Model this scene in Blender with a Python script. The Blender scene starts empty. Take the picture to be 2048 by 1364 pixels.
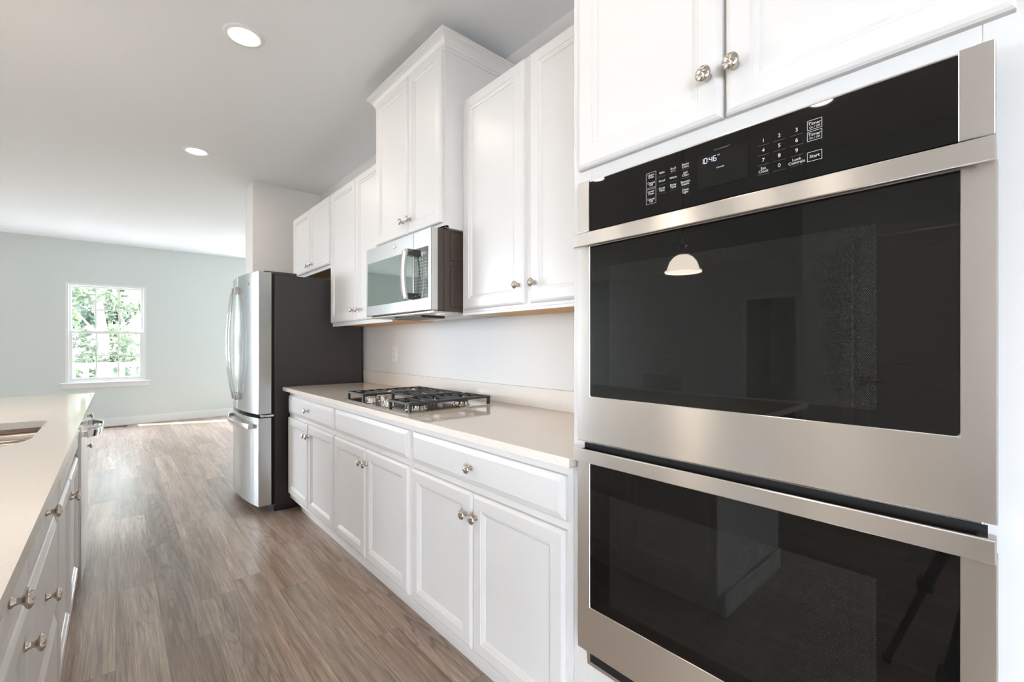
import bpy, bmesh, math, random
from mathutils import Vector, Matrix
random.seed(7)
PI = math.pi
S = bpy.context.scene
COL = S.collection

# ---------------------------------------------------------------- camera
cam_d = bpy.data.cameras.new('camera'); cam = bpy.data.objects.new('camera', cam_d); COL.objects.link(cam)
cam.location = (0, 0, 1.22)
cam.rotation_euler = (PI/2, 0, -math.radians(41.512))
cam_d.sensor_width = 36; cam_d.lens = 894.8/2048*36; cam_d.shift_y = 8/2048
cam_d.clip_start = 0.02; cam_d.clip_end = 300
S.camera = cam

# ---------------------------------------------------------------- world, sun, exposure
w = bpy.data.worlds.new('sky'); S.world = w; w.use_nodes = True
bg = w.node_tree.nodes['Background']
bg.inputs['Color'].default_value = (0.965, 1.0, 1.15, 1); bg.inputs['Strength'].default_value = 38
sun_d = bpy.data.lights.new('sun', 'SUN'); sun = bpy.data.objects.new('sun', sun_d); COL.objects.link(sun)
sun_d.energy = 42; sun_d.angle = 0.01; sun_d.color = (1, .97, .9)
_el = math.radians(33.5)
_sd = Vector((-.937*math.cos(_el), .342*math.cos(_el), -math.sin(_el)))
sun.rotation_euler = _sd.to_track_quat('-Z', 'Y').to_euler(); sun.location = (6, 3, 8)
PORTALS = [  # sky openings, mostly unseen windows added or enlarged for daylight: centre, size, inward normal
    ((-5.0, 9.15, 1.27), (3.4, 2.45), (0, -1, 0)),
    ((-6.9, 8.5, 1.28), (.96, 2.3), (1, 0, 0)),
    ((-.094, 9.15, 1.4), (.9, 1.5), (0, -1, 0)),
    ((-2.45, -3.05, .85), (3.5, 1.6), (1, 0, 0)),
    ((2.41, 9.15, 1.25), (1.07, 2.4), (0, -1, 0)),
]
for k, (c, sz, n) in enumerate(PORTALS):
    ld = bpy.data.lights.new('sky_portal', 'AREA'); ld.shape = 'RECTANGLE'; ld.size, ld.size_y = sz
    ld.cycles.is_portal = True
    lo = bpy.data.objects.new('sky_portal', ld); COL.objects.link(lo); lo.location = c
    lo.rotation_euler = Vector(n).to_track_quat('-Z', 'Z').to_euler()
S.view_settings.view_transform = 'Standard'; S.view_settings.look = 'None'
S.view_settings.gamma = 1; S.view_settings.use_curve_mapping = False
S.view_settings.exposure = 0.05
cy = S.cycles
cy.max_bounces = 9; cy.diffuse_bounces = 6; cy.glossy_bounces = 5; cy.transmission_bounces = 6; cy.transparent_max_bounces = 12
cy.caustics_reflective = False; cy.caustics_refractive = False
cy.sample_clamp_indirect = 6
cy.use_denoising = True
try: cy.denoiser = 'OPENIMAGEDENOISE'
except Exception: pass
LAMP = (1.0, .87, .75)
LAMP_POWER = 110

# ---------------------------------------------------------------- materials
def mat(name, color=(.8,.8,.8), rough=.5, metal=0, **kw):
    m = bpy.data.materials.new(name); m.use_nodes = True
    b = m.node_tree.nodes['Principled BSDF']
    b.inputs['Base Color'].default_value = (*color, 1); b.inputs['Roughness'].default_value = rough; b.inputs['Metallic'].default_value = metal
    for k, v in kw.items(): b.inputs[k].default_value = v
    return m
class NT:
    def __init__(s, m): s.m = m; s.t = m.node_tree; s.b = s.t.nodes['Principled BSDF']
    def n(s, typ, **kw):
        nd = s.t.nodes.new(typ)
        for k, v in kw.items():
            if k.startswith('i_'):
                key = k[2:]; key = int(key) if key.isdigit() else key
                if hasattr(v, 'bl_rna') and isinstance(v, bpy.types.NodeSocket): s.t.links.new(v, nd.inputs[key])
                else: nd.inputs[key].default_value = v
            else: setattr(nd, k, v)
        return nd
    def math(s, op, a, b=0.0, c=None):
        nd = s.t.nodes.new('ShaderNodeMath'); nd.operation = op
        for i, v in enumerate((a, b, c)):
            if v is None: continue
            if isinstance(v, bpy.types.NodeSocket): s.t.links.new(v, nd.inputs[i])
            else: nd.inputs[i].default_value = v
        return nd.outputs[0]
    def link(s, a, b): s.t.links.new(a, b)
    def mix(s, fac, a, b, blend='MIX'):
        nd = s.t.nodes.new('ShaderNodeMix'); nd.data_type = 'RGBA'; nd.blend_type = blend
        for i, v in ((0, fac), (6, a), (7, b)):
            if isinstance(v, bpy.types.NodeSocket): s.t.links.new(v, nd.inputs[i])
            elif i == 0: nd.inputs[0].default_value = v
            else: nd.inputs[i].default_value = (*v, 1)
        return nd.outputs[2]
    def ramp(s, fac, stops):
        nd = s.t.nodes.new('ShaderNodeValToRGB'); s.t.links.new(fac, nd.inputs[0]); e = nd.color_ramp.elements
        while len(e) < len(stops): e.new(.5)
        for k, (p, c) in enumerate(stops): e[k].position = p; e[k].color = (*c, 1)
        return nd.outputs[0]
def bump(nt, height, strength=.1, dist=.002):
    b = nt.n('ShaderNodeBump', i_Strength=strength, i_Distance=dist); nt.link(height, b.inputs['Height']); nt.link(b.outputs[0], nt.b.inputs['Normal'])

def paint(name, color, rough=.6, scale=220, st=.06):
    m = mat(name, color, rough); nt = NT(m)
    tc = nt.n('ShaderNodeNewGeometry')
    nz = nt.n('ShaderNodeTexNoise', i_Scale=scale, i_Detail=2.0); nt.link(tc.outputs['Position'], nz.inputs['Vector'])
    bump(nt, nz.outputs[0], st, .001)
    return m
WALL = paint('wall_paint', (.685, .735, .718), .55)
KWALL = paint('wall_paint_warm_lit', (.745, .718, .685), .55)  # warm kitchen light put into a second wall colour
CEIL = paint('ceiling_paint', (.885, .912, .94), .8)
TRIMW = mat('white_trim_paint', (.84, .85, .84), .35)
CAB = paint('white_cabinet_paint', (.745, .730, .712), .34, 90, .02)
CABIN = mat('tan_wood_underside', (.62, .36, .13), .5)
def _wood_under():
    nt = NT(CABIN); g = nt.n('ShaderNodeNewGeometry'); mp = nt.n('ShaderNodeMapping'); mp.inputs['Scale'].default_value = (30, 3, 3)
    nt.link(g.outputs['Position'], mp.inputs['Vector']); nz = nt.n('ShaderNodeTexNoise', i_Scale=4.0, i_Detail=5.0); nt.link(mp.outputs[0], nz.inputs['Vector'])
    nt.link(nt.ramp(nz.outputs[0], [(.3, (.60,.33,.11)), (.7, (.72,.45,.19))]), nt.b.inputs['Base Color'])
_wood_under()

def steel(name, color=(.92,.88,.845), rough=.32, aniso=.99, rot=.25, axis='Z'):
    m = mat(name, color, rough, 1.0); nt = NT(m)
    t = nt.n('ShaderNodeTangent', direction_type='RADIAL', axis=axis); nt.link(t.outputs[0], nt.b.inputs['Tangent'])
    nt.b.inputs['Anisotropic'].default_value = aniso; nt.b.inputs['Anisotropic Rotation'].default_value = rot
    g = nt.n('ShaderNodeNewGeometry'); mp = nt.n('ShaderNodeMapping')
    mp.inputs['Scale'].default_value = (3, 3, 900) if rot else (900, 900, 3)
    nt.link(g.outputs['Position'], mp.inputs['Vector'])
    nz = nt.n('ShaderNodeTexNoise', i_Scale=1.0, i_Detail=2.0); nt.link(mp.outputs[0], nz.inputs['Vector'])
    nt.link(nt.math('MULTIPLY_ADD', nz.outputs[0], .012, rough-.006), nt.b.inputs['Roughness'])
    return m
STEEL = steel('brushed_steel')
STEELC = steel('cool_brushed_steel', (.72,.73,.72), .22, .7)
STEELV = steel('sink_steel', (.42,.36,.32), .2, .4)
CHROME = mat('polished_chrome', (.78,.77,.76), .08, 1)
NICKEL = mat('satin_nickel', (.62,.55,.49), .2, 1)
BLACKG = mat('black_glass', (.005,.0045,.004), .02)
BLACKG.node_tree.nodes['Principled BSDF'].inputs['IOR'].default_value = 1.40
def mesh_glass(name, y0, y1, z0, z1):
    m = mat(name, (.005,.0045,.004), .02); nt = NT(m); nt.b.inputs['IOR'].default_value = 1.40
    g = nt.n('ShaderNodeNewGeometry'); sp = nt.n('ShaderNodeSeparateXYZ'); nt.link(g.outputs['Position'], sp.inputs[0])
    Y, Z = sp.outputs[1], sp.outputs[2]
    p = .0024
    def dots(oy, oz):
        a = nt.math('SUBTRACT', nt.math('FRACT', nt.math('DIVIDE', nt.math('ADD', Y, oy+5), p)), .5)
        b = nt.math('SUBTRACT', nt.math('FRACT', nt.math('DIVIDE', nt.math('ADD', Z, oz+5), p*1.732)), .5)
        b = nt.math('MULTIPLY', b, 1.732)
        d = nt.math('SQRT', nt.math('ADD', nt.math('MULTIPLY', a, a), nt.math('MULTIPLY', b, b)))
        return nt.math('LESS_THAN', d, .3)
    dd = nt.math('MAXIMUM', dots(0, 0), dots(p/2, p*.866))
    win = nt.math('MULTIPLY', nt.math('MULTIPLY', nt.math('GREATER_THAN', Y, y0), nt.math('LESS_THAN', Y, y1)),
                  nt.math('MULTIPLY', nt.math('GREATER_THAN', Z, z0), nt.math('LESS_THAN', Z, z1)))
    f = nt.math('MULTIPLY', dd, win)
    nt.link(nt.mix(f, (.005,.0045,.004), (.024,.022,.0205)), nt.b.inputs['Base Color'])
    return m
MIRRORG = mat('mirrored_dark_glass', (.42,.50,.475), .03, 1)
MIRRORP = mat('mirrored_panel_glass', (.26,.28,.27), .04, 1)
LINER = mat('grey_handle_liner', (.22,.19,.165), .4, .6)
DKCHROME = mat('dark_chrome', (.30,.29,.30), .12, 1)
DARK = mat('black_plastic', (.015,.014,.014), .4)
VOID = mat('dark_cavity', (.006,.005,.005), .9)
IRON = mat('black_cast_iron', (.028,.026,.025), .45)
CASE = paint('dark_grey_enamel', (.033,.028,.027), .5, 500, .15)
MWCASE = mat('dark_brown_enamel', (.055,.040,.032), .25)
GREYTXT = mat('printed_legend', (.62,.61,.60), .6)
LINE = mat('printed_line', (.13,.13,.13), .6)
SCREEN = mat('screen_black', (.003,.003,.003), .1)
LCD = mat('lit_digits', (0,0,0), .5); _b = LCD.node_tree.nodes['Principled BSDF']
_b.inputs['Emission Color'].default_value = (.85,.87,1,1); _b.inputs['Emission Strength'].default_value = .95
LENS = mat('lamp_lens', (.9,.9,.9), .5); _b = LENS.node_tree.nodes['Principled BSDF']
_b.inputs['Emission Color'].default_value = (*LAMP,1); _b.inputs['Emission Strength'].default_value = LAMP_POWER
BULB = mat('pendant_bulb', (.9,.9,.9), .5); _b = BULB.node_tree.nodes['Principled BSDF']
_b.inputs['Emission Color'].default_value = (1,.86,.70,1); _b.inputs['Emission Strength'].default_value = 12
SHADE = mat('frosted_glass_shade', (.95,.9,.84), .35); _b = SHADE.node_tree.nodes['Principled BSDF']
_b.inputs['Transmission Weight'].default_value = .0; _b.inputs['Emission Color'].default_value = (1,.88,.74,1); _b.inputs['Emission Strength'].default_value = 25
PLATE = mat('white_plastic', (.82,.81,.79), .3)
def glass(name):
    m = bpy.data.materials.new(name); m.use_nodes = True; t = m.node_tree; t.nodes.clear()
    o = t.nodes.new('ShaderNodeOutputMaterial'); mx = t.nodes.new('ShaderNodeMixShader'); tr = t.nodes.new('ShaderNodeBsdfTransparent'); gl = t.nodes.new('ShaderNodeBsdfGlossy')
    tr.inputs[0].default_value = (.93,.96,.95,1); gl.inputs['Roughness'].default_value = .01; mx.inputs[0].default_value = .06
    t.links.new(tr.outputs[0], mx.inputs[1]); t.links.new(gl.outputs[0], mx.inputs[2]); t.links.new(mx.outputs[0], o.inputs[0])
    return m
GLASS = glass('window_glass')
def quartz():
    m = mat('cream_quartz', (.85,.78,.69), .075); nt = NT(m)
    g = nt.n('ShaderNodeNewGeometry'); nz = nt.n('ShaderNodeTexNoise', i_Scale=260.0, i_Detail=3.0); nt.link(g.outputs['Position'], nz.inputs['Vector'])
    n2 = nt.n('ShaderNodeTexNoise', i_Scale=9.0, i_Detail=4.0); nt.link(g.outputs['Position'], n2.inputs['Vector'])
    a = nt.ramp(nz.outputs[0], [(.30, (.815,.745,.67)), (.48, (.84,.775,.705)), (.70, (.86,.80,.735))])
    nt.link(nt.mix(nt.math('MULTIPLY', n2.outputs[0], .12), a, (.74,.67,.60)), nt.b.inputs['Base Color'])
    return m
QUARTZ = quartz()
def floor_mat():
    m = mat('greyed_oak_vinyl_plank', (.3,.24,.19), .42); nt = NT(m)
    g = nt.n('ShaderNodeNewGeometry'); sp = nt.n('ShaderNodeSeparateXYZ'); nt.link(g.outputs['Position'], sp.inputs[0])
    X, Y = sp.outputs[0], sp.outputs[1]
    W, L = .152, 1.22
    row = nt.math('FLOOR', nt.math('DIVIDE', X, W))
    wn = nt.n('ShaderNodeTexWhiteNoise', noise_dimensions='1D'); nt.link(row, wn.inputs['W'])
    ys = nt.math('ADD', nt.math('DIVIDE', Y, L), wn.outputs[0])
    pid = nt.math('ADD', nt.math('MULTIPLY', row, 17.31), nt.math('FLOOR', ys))
    w2 = nt.n('ShaderNodeTexWhiteNoise', noise_dimensions='1D'); nt.link(pid, w2.inputs['W'])
    R = w2.outputs[0]
    off = nt.math('MULTIPLY', R, 37.0)
    def vec(sx, sy):
        c = nt.n('ShaderNodeCombineXYZ'); nt.link(nt.math('ADD', nt.math('MULTIPLY', X, sx), off), c.inputs[0]); nt.link(nt.math('MULTIPLY', Y, sy), c.inputs[1]); nt.link(off, c.inputs[2]); return c.outputs[0]
    def noise(v, sc, det, rough=.5, dist=0.0):
        nd = nt.n('ShaderNodeTexNoise', i_Scale=sc, i_Detail=det, i_Roughness=rough, i_Distortion=dist); nt.link(v, nd.inputs['Vector']); return nd.outputs[0]
    fine = noise(vec(150, 3.4), 1.6, 8.0, .72)
    broad = noise(vec(9, .9), 1.0, 3.0, .55, .6)
    blot = noise(vec(4, 1.6), 1.0, 3.0, .6)
    cath = noise(vec(8.5, .8), 1.0, 2.5, .45, .45)
    ring = nt.math('PINGPONG', nt.math('MULTIPLY', cath, 16.0), .5)
    ringm = nt.ramp(ring, [(.0, (1,1,1)), (.06, (.8,.8,.8)), (.14, (0,0,0))])
    mask = nt.ramp(noise(vec(5.0, .9), .9, 1.0), [(.56, (0,0,0)), (.66, (1,1,1))])
    base = nt.ramp(fine, [(.28, (.165,.121,.099)), (.42, (.325,.258,.217)), (.55, (.465,.392,.342)), (.72, (.65,.585,.53))])
    c1 = nt.mix(nt.ramp(broad, [(.36, (0,0,0)), (.66, (.75,.75,.75))]), base, nt.mix(1.0, base, (.66,.55,.47), 'MULTIPLY'))
    c2 = nt.mix(nt.ramp(blot, [(.52, (0,0,0)), (.72, (.5,.5,.5))]), c1, (.40,.35,.30))
    c3 = nt.mix(nt.math('MULTIPLY', nt.math('MULTIPLY', ringm, mask), .45), c2, (.085,.062,.048))
    strk = nt.ramp(noise(vec(24, 1.0), 1.3, 5.0, .6, .3), [(.32, (.70,.66,.62)), (.5, (1,1,1)), (.68, (1.22,1.21,1.20))])
    c3 = nt.mix(1.0, c3, strk, 'MULTIPLY')
    tone = nt.ramp(R, [(0, (.74,.72,.70)), (.5, (1,.97,.93)), (1, (1.16,1.14,1.12))])
    c4 = nt.mix(1.0, c3, tone, 'MULTIPLY')
    fx = nt.math('ABSOLUTE', nt.math('SUBTRACT', nt.math('FRACT', nt.math('DIVIDE', X, W)), .5))
    fy = nt.math('ABSOLUTE', nt.math('SUBTRACT', nt.math('FRACT', ys), .5))
    seam = nt.math('MAXIMUM', nt.math('GREATER_THAN', fx, .5-.0011/W), nt.math('GREATER_THAN', fy, .5-.0012/L))
    c5 = nt.mix(nt.math('MULTIPLY', seam, .55), c4, (.08,.06,.045))
    nt.link(c5, nt.b.inputs['Base Color'])
    nt.link(nt.math('MULTIPLY_ADD', fine, .14, .24), nt.b.inputs['Roughness']); nt.b.inputs['Specular IOR Level'].default_value = .85
    h = nt.math('SUBTRACT', fine, nt.math('MULTIPLY', seam, .8)); bump(nt, h, .25, .0012)
    return m
FLOOR = floor_mat()

# ---------------------------------------------------------------- mesh helpers
class MB:
    def __init__(s): s.bm = bmesh.new(); s.mi = 0
    def _tag(s, faces, smooth=False):
        for f in faces: f.material_index = s.mi; f.smooth = smooth
    def box(s, x0, x1, y0, y1, z0, z1):
        x0, x1 = sorted((x0, x1)); y0, y1 = sorted((y0, y1)); z0, z1 = sorted((z0, z1))
        v = [s.bm.verts.new((x, y, z)) for x in (x0, x1) for y in (y0, y1) for z in (z0, z1)]
        F = [(0,1,3,2), (4,6,7,5), (0,4,5,1), (2,3,7,6), (0,2,6,4), (1,5,7,3)]
        s._tag([s.bm.faces.new([v[i] for i in f]) for f in F]); return s
    def lathe(s, prof, origin=(0,0,0), axis=(0,0,1), seg=24, smooth=True, cap0=True, cap1=True, mod=None):
        q = Vector(axis).normalized().to_track_quat('Z', 'Y').to_matrix(); o = Vector(origin); rings = []
        for (r, h) in prof:
            ring = []
            for k in range(seg):
                a = 2*PI*k/seg; hh = h + (mod(r, h, a) if mod else 0)
                ring.append(s.bm.verts.new(o + q @ Vector((r*math.cos(a), r*math.sin(a), hh))))
            rings.append(ring)
        fs = []
        for a, b in zip(rings, rings[1:]):
            for k in range(seg): fs.append(s.bm.faces.new((a[k], a[(k+1) % seg], b[(k+1) % seg], b[k])))
        if cap0: fs.append(s.bm.faces.new(rings[0][::-1]))
        if cap1: fs.append(s.bm.faces.new(rings[-1]))
        s._tag(fs, smooth); return s
    def cyl(s, p0, p1, r0, r1=None, seg=16):
        p0, p1 = Vector(p0), Vector(p1); r1 = r0 if r1 is None else r1
        return s.lathe([(r0, 0), (r1, (p1-p0).length)], p0, p1-p0, seg, True)
    def loops(s, ls, close0=False, close1=True, smooth=False):
        """ls: list of loops of points with equal counts; skins them in order"""
        R = [[s.bm.verts.new(p) for p in l] for l in ls]; fs = []; n = len(R[0])
        for a, b in zip(R, R[1:]):
            for k in range(n): fs.append(s.bm.faces.new((a[k], a[(k+1) % n], b[(k+1) % n], b[k])))
        if close0: fs.append(s.bm.faces.new(R[0][::-1]))
        if close1: fs.append(s.bm.faces.new(R[-1]))
        s._tag(fs, smooth); return s
    def front(s, xb, dx, y0, y1, z0, z1, prof, close1=True):
        """panel lying in a plane of constant x, facing dx (+-1): prof = [(inset, height off the plane)]"""
        ls = []
        for i, h in prof:
            x = xb + dx*h
            ls.append([(x, y0+i, z0+i), (x, y1-i, z0+i), (x, y1-i, z1-i), (x, y0+i, z1-i)])
        return s.loops(ls, True, close1)
    def sweep(s, pts, sect, up=(0,0,1), closed_caps=True, smooth=True):
        """sweep a 2-D section (list of (a,b)) along pts; a along side, b along up"""
        up = Vector(up); R = []; P = [Vector(p) for p in pts]
        for i, p in enumerate(P):
            t = (P[min(i+1, len(P)-1)] - P[max(i-1, 0)]).normalized()
            side = t.cross(up).normalized(); u2 = side.cross(t)
            R.append([p + side*a + u2*b for a, b in sect])
        return s.loops(R, closed_caps, closed_caps, smooth)
    def build(s, name, mats, parent=None, bevel=0, seg=2):
        bmesh.ops.recalc_face_normals(s.bm, faces=s.bm.faces)
        me = bpy.data.meshes.new(name); s.bm.to_mesh(me); s.bm.free()
        if not isinstance(mats, (list, tuple)): mats = [mats]
        for m in mats: me.materials.append(m)
        o = bpy.data.objects.new(name, me); COL.objects.link(o)
        if parent: attach(o, parent)
        if bevel:
            md = o.modifiers.new('bevel', 'BEVEL'); md.width = bevel; md.segments = seg; md.limit_method = 'ANGLE'; md.angle_limit = .6
        return o
def wloc(o):
    v = Vector((0,0,0))
    while o: v += o.location; o = o.parent
    return v
def attach(o, p): o.parent = p; o.location = o.location - wloc(p)
def tag(o, label=None, cat=None, group=None, kind=None):
    for k, v in (('label', label), ('category', cat), ('group', group), ('kind', kind)):
        if v: o[k] = v
    return o
def thing(name, loc, label, cat, group=None):
    o = bpy.data.objects.new(name, None); COL.objects.link(o); o.location = loc; o.empty_display_size = .1
    return tag(o, label, cat, group)
def struct(name, mb, mats, parent=None, bevel=0):
    o = mb.build(name, mats, parent, bevel)
    if not parent: o['kind'] = 'structure'
    return o
def circ(c, r, n, ax=(1,0,0), ay=(0,1,0)):
    c, ax, ay = Vector(c), Vector(ax), Vector(ay)
    return [tuple(c + ax*r*math.cos(2*PI*k/n) + ay*r*math.sin(2*PI*k/n)) for k in range(n)]
def rrect(x0, x1, y0, y1, rs, n=8):
    """rounded rectangle points, radii for corners (x1,y1),(x0,y1),(x0,y0),(x1,y0)"""
    P = []
    for (cx, cy, sx, sy, a0), r in zip(((x1,y1,-1,-1,0), (x0,y1,1,-1,90), (x0,y0,1,1,180), (x1,y0,-1,1,270)), rs):
        for k in range(n+1):
            a = math.radians(a0 + 90*k/n); P.append((cx+sx*r + r*math.cos(a), cy+sy*r + r*math.sin(a)))
    return P
def add_text(mb, items, x, mi, thick=.0003):
    """lettering printed on a plane facing -x: (string, y_centre, z_centre, size); goes into the panel's own mesh"""
    for s_, y, z, size in items:
        cu = bpy.data.curves.new('legend', 'FONT'); cu.body = s_; cu.size = size; cu.align_x = 'CENTER'; cu.align_y = 'CENTER'; cu.extrude = thick; cu.space_line = .8
        o = bpy.data.objects.new('legend', cu); COL.objects.link(o)
        bpy.context.view_layer.update(); dg = bpy.context.evaluated_depsgraph_get()
        me = bpy.data.meshes.new_from_object(o.evaluated_get(dg))
        me.transform(Matrix(((0,0,-1,x), (-1,0,0,y), (0,1,0,z), (0,0,0,1))))
        n0 = len(mb.bm.faces); mb.bm.from_mesh(me); mb.bm.faces.ensure_lookup_table()
        for f in mb.bm.faces[n0:]: f.material_index = mi
        bpy.data.meshes.remove(me); bpy.data.objects.remove(o); bpy.data.curves.remove(cu)

# ================================================================ THE SETTING
H = 2.75
XW = 1.56          # kitchen wall
YF = 9.08          # far wall
struct('floor', MB().box(-8.3, 3.4, -5.3, YF+.15, -.1, 0), FLOOR)
struct('ceiling', MB().box(-8.3, 3.4, -5.3, YF+.15, H, H+.1), CEIL)
struct('wall_kitchen', MB().box(XW, XW+.15, -5.3, 5.04, 0, H), KWALL)
struct('wall_stub', MB().box(.955, 3.4, 4.73, 5.04, 0, H), KWALL)
def wall_with_hole(name, axis, c0, c1, a0, a1, holes):
    """axis 'y': wall spans x a0..a1 with y thickness c0..c1; axis 'x': spans y"""
    mb = MB()
    def bx(p0, p1, z0, z1):
        if p1-p0 < 1e-6 or z1-z0 < 1e-6: return
        if axis == 'y': mb.box(p0, p1, c0, c1, z0, z1)
        else: mb.box(c0, c1, p0, p1, z0, z1)
    cur = a0
    for (h0, h1, z0, z1) in sorted(holes):
        bx(cur, h0, 0, H); bx(h0, h1, 0, z0); bx(h0, h1, z1, H); cur = h1
    bx(cur, a1, 0, H)
    return struct(name, mb, WALL)
WX0, WX1, WZ0, WZ1 = -.545, .353, .672, 2.128
wall_with_hole('wall_far', 'y', YF, YF+.15, -7, 3.4, [(WX0, WX1, WZ0, WZ1), (-6.7, -3.3, .05, 2.5), (1.88, 2.95, .05, 2.45)])
wall_with_hole('wall_left', 'x', -7, -6.85, 1.02, YF, [(8.02, 8.98, .1, 2.4), (2.5, 3.3, 0, 2.05)])
wall_with_hole('wall_dining', 'x', 3.0, 3.15, 5.04, YF, [(7.72, 7.98, .05, 2.05)])
wall_with_hole('wall_pantry', 'x', -2.55, -2.40, -5.3, 1.17, [(.02, .84, 0, 2.03), (-4.8, -1.3, .05, 1.65)])
struct('wall_hall', MB().box(-6.85, -2.55, 1.02, 1.17, 0, H), WALL)
wall_with_hole('wall_back', 'y', -5.3, -5.15, -2.4, XW, [])
struct('wall_hall_end', MB().box(-8.2, -8.1, 2.35, 3.45, 0, H).box(-8.1, -7, 2.35, 2.5, 0, H).box(-8.1, -7, 3.3, 3.45, 0, H), WALL)
# baseboards
def base_y(name, x0, x1, y, d):
    struct(name, MB().box(x0, x1, y, y+d*.014, 0, .105).box(x0, x1, y, y+d*.009, .105, .118), TRIMW)
def base_x(name, y0, y1, x, d):
    struct(name, MB().box(x, x+d*.014, y0, y1, 0, .105).box(x, x+d*.009, y0, y1, .105, .118), TRIMW)
base_y('baseboard_far', -3.3, 1.88, YF, -1)
base_x('baseboard_stub', 4.73, 5.04, .955, -1)
base_x('baseboard_left', 3.4, 8.02, -6.85, 1)
base_x('baseboard_pantry', .93, 1.17, -2.40, 1)
# window in the far wall: jamb, two sashes with muntins, glass, stool and apron
wn = struct('window_1', MB().box(WX0, WX0+.03, YF-.004, YF+.11, WZ0, WZ1).box(WX1-.03, WX1, YF-.004, YF+.11, WZ0, WZ1)
            .box(WX0+.03, WX1-.03, YF-.004, YF+.11, WZ1-.03, WZ1).box(WX0+.03, WX1-.03, YF-.002, YF+.11, WZ0, WZ0+.02), TRIMW)
zm = (WZ0+WZ1)/2 - .01
def sash(z0, z1, y, fw, rows):
    s = MB(); a, b = WX0+.03, WX1-.03
    s.box(a, a+fw, y, y+.03, z0, z1).box(b-fw, b, y, y+.03, z0, z1).box(a+fw, b-fw, y, y+.03, z0, z0+fw).box(a+fw, b-fw, y, y+.03, z1-fw*.8, z1)
    for k in (1, 2):
        xm = a+fw + (b-a-2*fw)*k/3; s.box(xm-.009, xm+.009, y+.008, y+.024, z0+fw, z1-fw*.8)
    for k in range(1, rows):
        z = z0+fw + (z1-z0-1.8*fw)*k/rows; s.box(a+fw, b-fw, y+.009, y+.023, z-.009, z+.009)
    o = s.build('sash', TRIMW, wn)
    MB().box(a+fw, b-fw, y+.014, y+.018, z0+fw, z1-fw*.8).build('pane', GLASS, o)
    return o
sash(zm, WZ1-.03, YF+.065, .032, 2)
so = sash(WZ0+.02, zm+.035, YF+.03, .042, 2)
MB().box(-.13, -.06, YF+.02, YF+.032, zm+.03, zm+.045).build('sash_lock', TRIMW, so)
MB().box(WX0-.05, WX1+.05, YF-.045, YF+.03, WZ0-.022, WZ0).build('window_stool', TRIMW, wn, .004)
MB().box(WX0-.035, WX1+.035, YF-.016, YF, WZ0-.085, WZ0-.022).build('window_apron', TRIMW, wn, .003)
def plain_window(name, axis, c, a0, a1, z0, z1, mull):
    s = MB()
    def bx(m, p0, p1, q0, q1, d0, d1):
        if axis == 'y': m.box(p0, p1, c+d0, c+d1, q0, q1)
        else: m.box(c+d0, c+d1, p0, p1, q0, q1)
    bx(s, a0, a0+.05, z0, z1, 0, .1); bx(s, a1-.05, a1, z0, z1, 0, .1); bx(s, a0+.05, a1-.05, z1-.05, z1, 0, .1); bx(s, a0+.05, a1-.05, z0, z0+.05, 0, .1)
    for k in range(1, mull+1):
        m = a0 + (a1-a0)*k/(mull+1); bx(s, m-.035, m+.035, z0+.05, z1-.05, .02, .09)
    o = struct(name, s, TRIMW)
    g = MB(); bx(g, a0+.05, a1-.05, z0+.05, z1-.05, .05, .054); g.build('pane', GLASS, o)
plain_window('added_window_2', 'y', YF, -6.7, -3.3, .05, 2.5, 2)  # unseen window added to bring daylight and floor bounce to the ceiling
plain_window('added_window_6', 'x', -6.97, 8.02, 8.98, .1, 2.4, 0)  # unseen window added to brighten the far room
plain_window('added_window_3', 'x', -2.53, -4.8, -1.3, .05, 1.65, 2)  # unseen low window added to light the cabinet fronts
plain_window('window_5', 'y', YF, 1.88, 2.95, .05, 2.45, 0)  # unseen window, enlarged to let in more daylight
g = MB(); g.box(3.0, 3.12, 7.72, 7.735, .05, 2.05).box(3.0, 3.12, 7.965, 7.98, .05, 2.05).box(3.0, 3.12, 7.735, 7.965, 2.02, 2.05).box(3.0, 3.12, 7.735, 7.965, .05, .1).box(3.04, 3.08, 7.84, 7.86, .1, 2.02)
w5 = struct('window_4', g, TRIMW); MB().box(3.06, 3.064, 7.735, 7.965, .1, 2.02).build('pane', GLASS, w5)
# panelled door behind the camera, seen as a reflection in the upper oven
d1 = struct('door_1', MB().front(-2.44, 1, .025, .835, .008, 2.025, [(0,0), (0,.035), (.11,.035), (.125,.025), (.15,.025), (.17,.031)])
            .box(-2.41, -2.4048, .14, .72, .93, 1.08), TRIMW)
MB().front(-2.4055, 1, .12, .74, 1.06, 1.92, [(0,0), (.012,.006), (.03,.002), (.05,.005)]).front(-2.4055, 1, .12, .74, .12, .93, [(0,0), (.012,.006), (.03,.002), (.05,.005)]).build('door_panel', TRIMW, d1)
h = MB(); h.lathe([(.03,0), (.03,.008), (.012,.012), (.011,.045)], (-2.405, .765, .96), (1,0,0), 20).sweep([(-2.36,.77,.96), (-2.358,.72,.962), (-2.36,.66,.955), (-2.362,.645,.957)], [(-.007,-.009), (.007,-.009), (.007,.009), (-.007,.009)])
h.build('door_lever', NICKEL, d1)
struct('trim_1', MB().box(-2.40, -2.382, .84, .905, 0, 2.095).box(-2.40, -2.382, -.045, .02, 0, 2.095).box(-2.40, -2.382, .02, .84, 2.03, 2.095), TRIMW)
struct('trim_2', MB().box(-6.85, -6.832, 2.435, 2.5, 0, 2.115).box(-6.85, -6.832, 3.3, 3.365, 0, 2.115).box(-6.85, -6.832, 2.5, 3.3, 2.05, 2.115), TRIMW)

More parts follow.
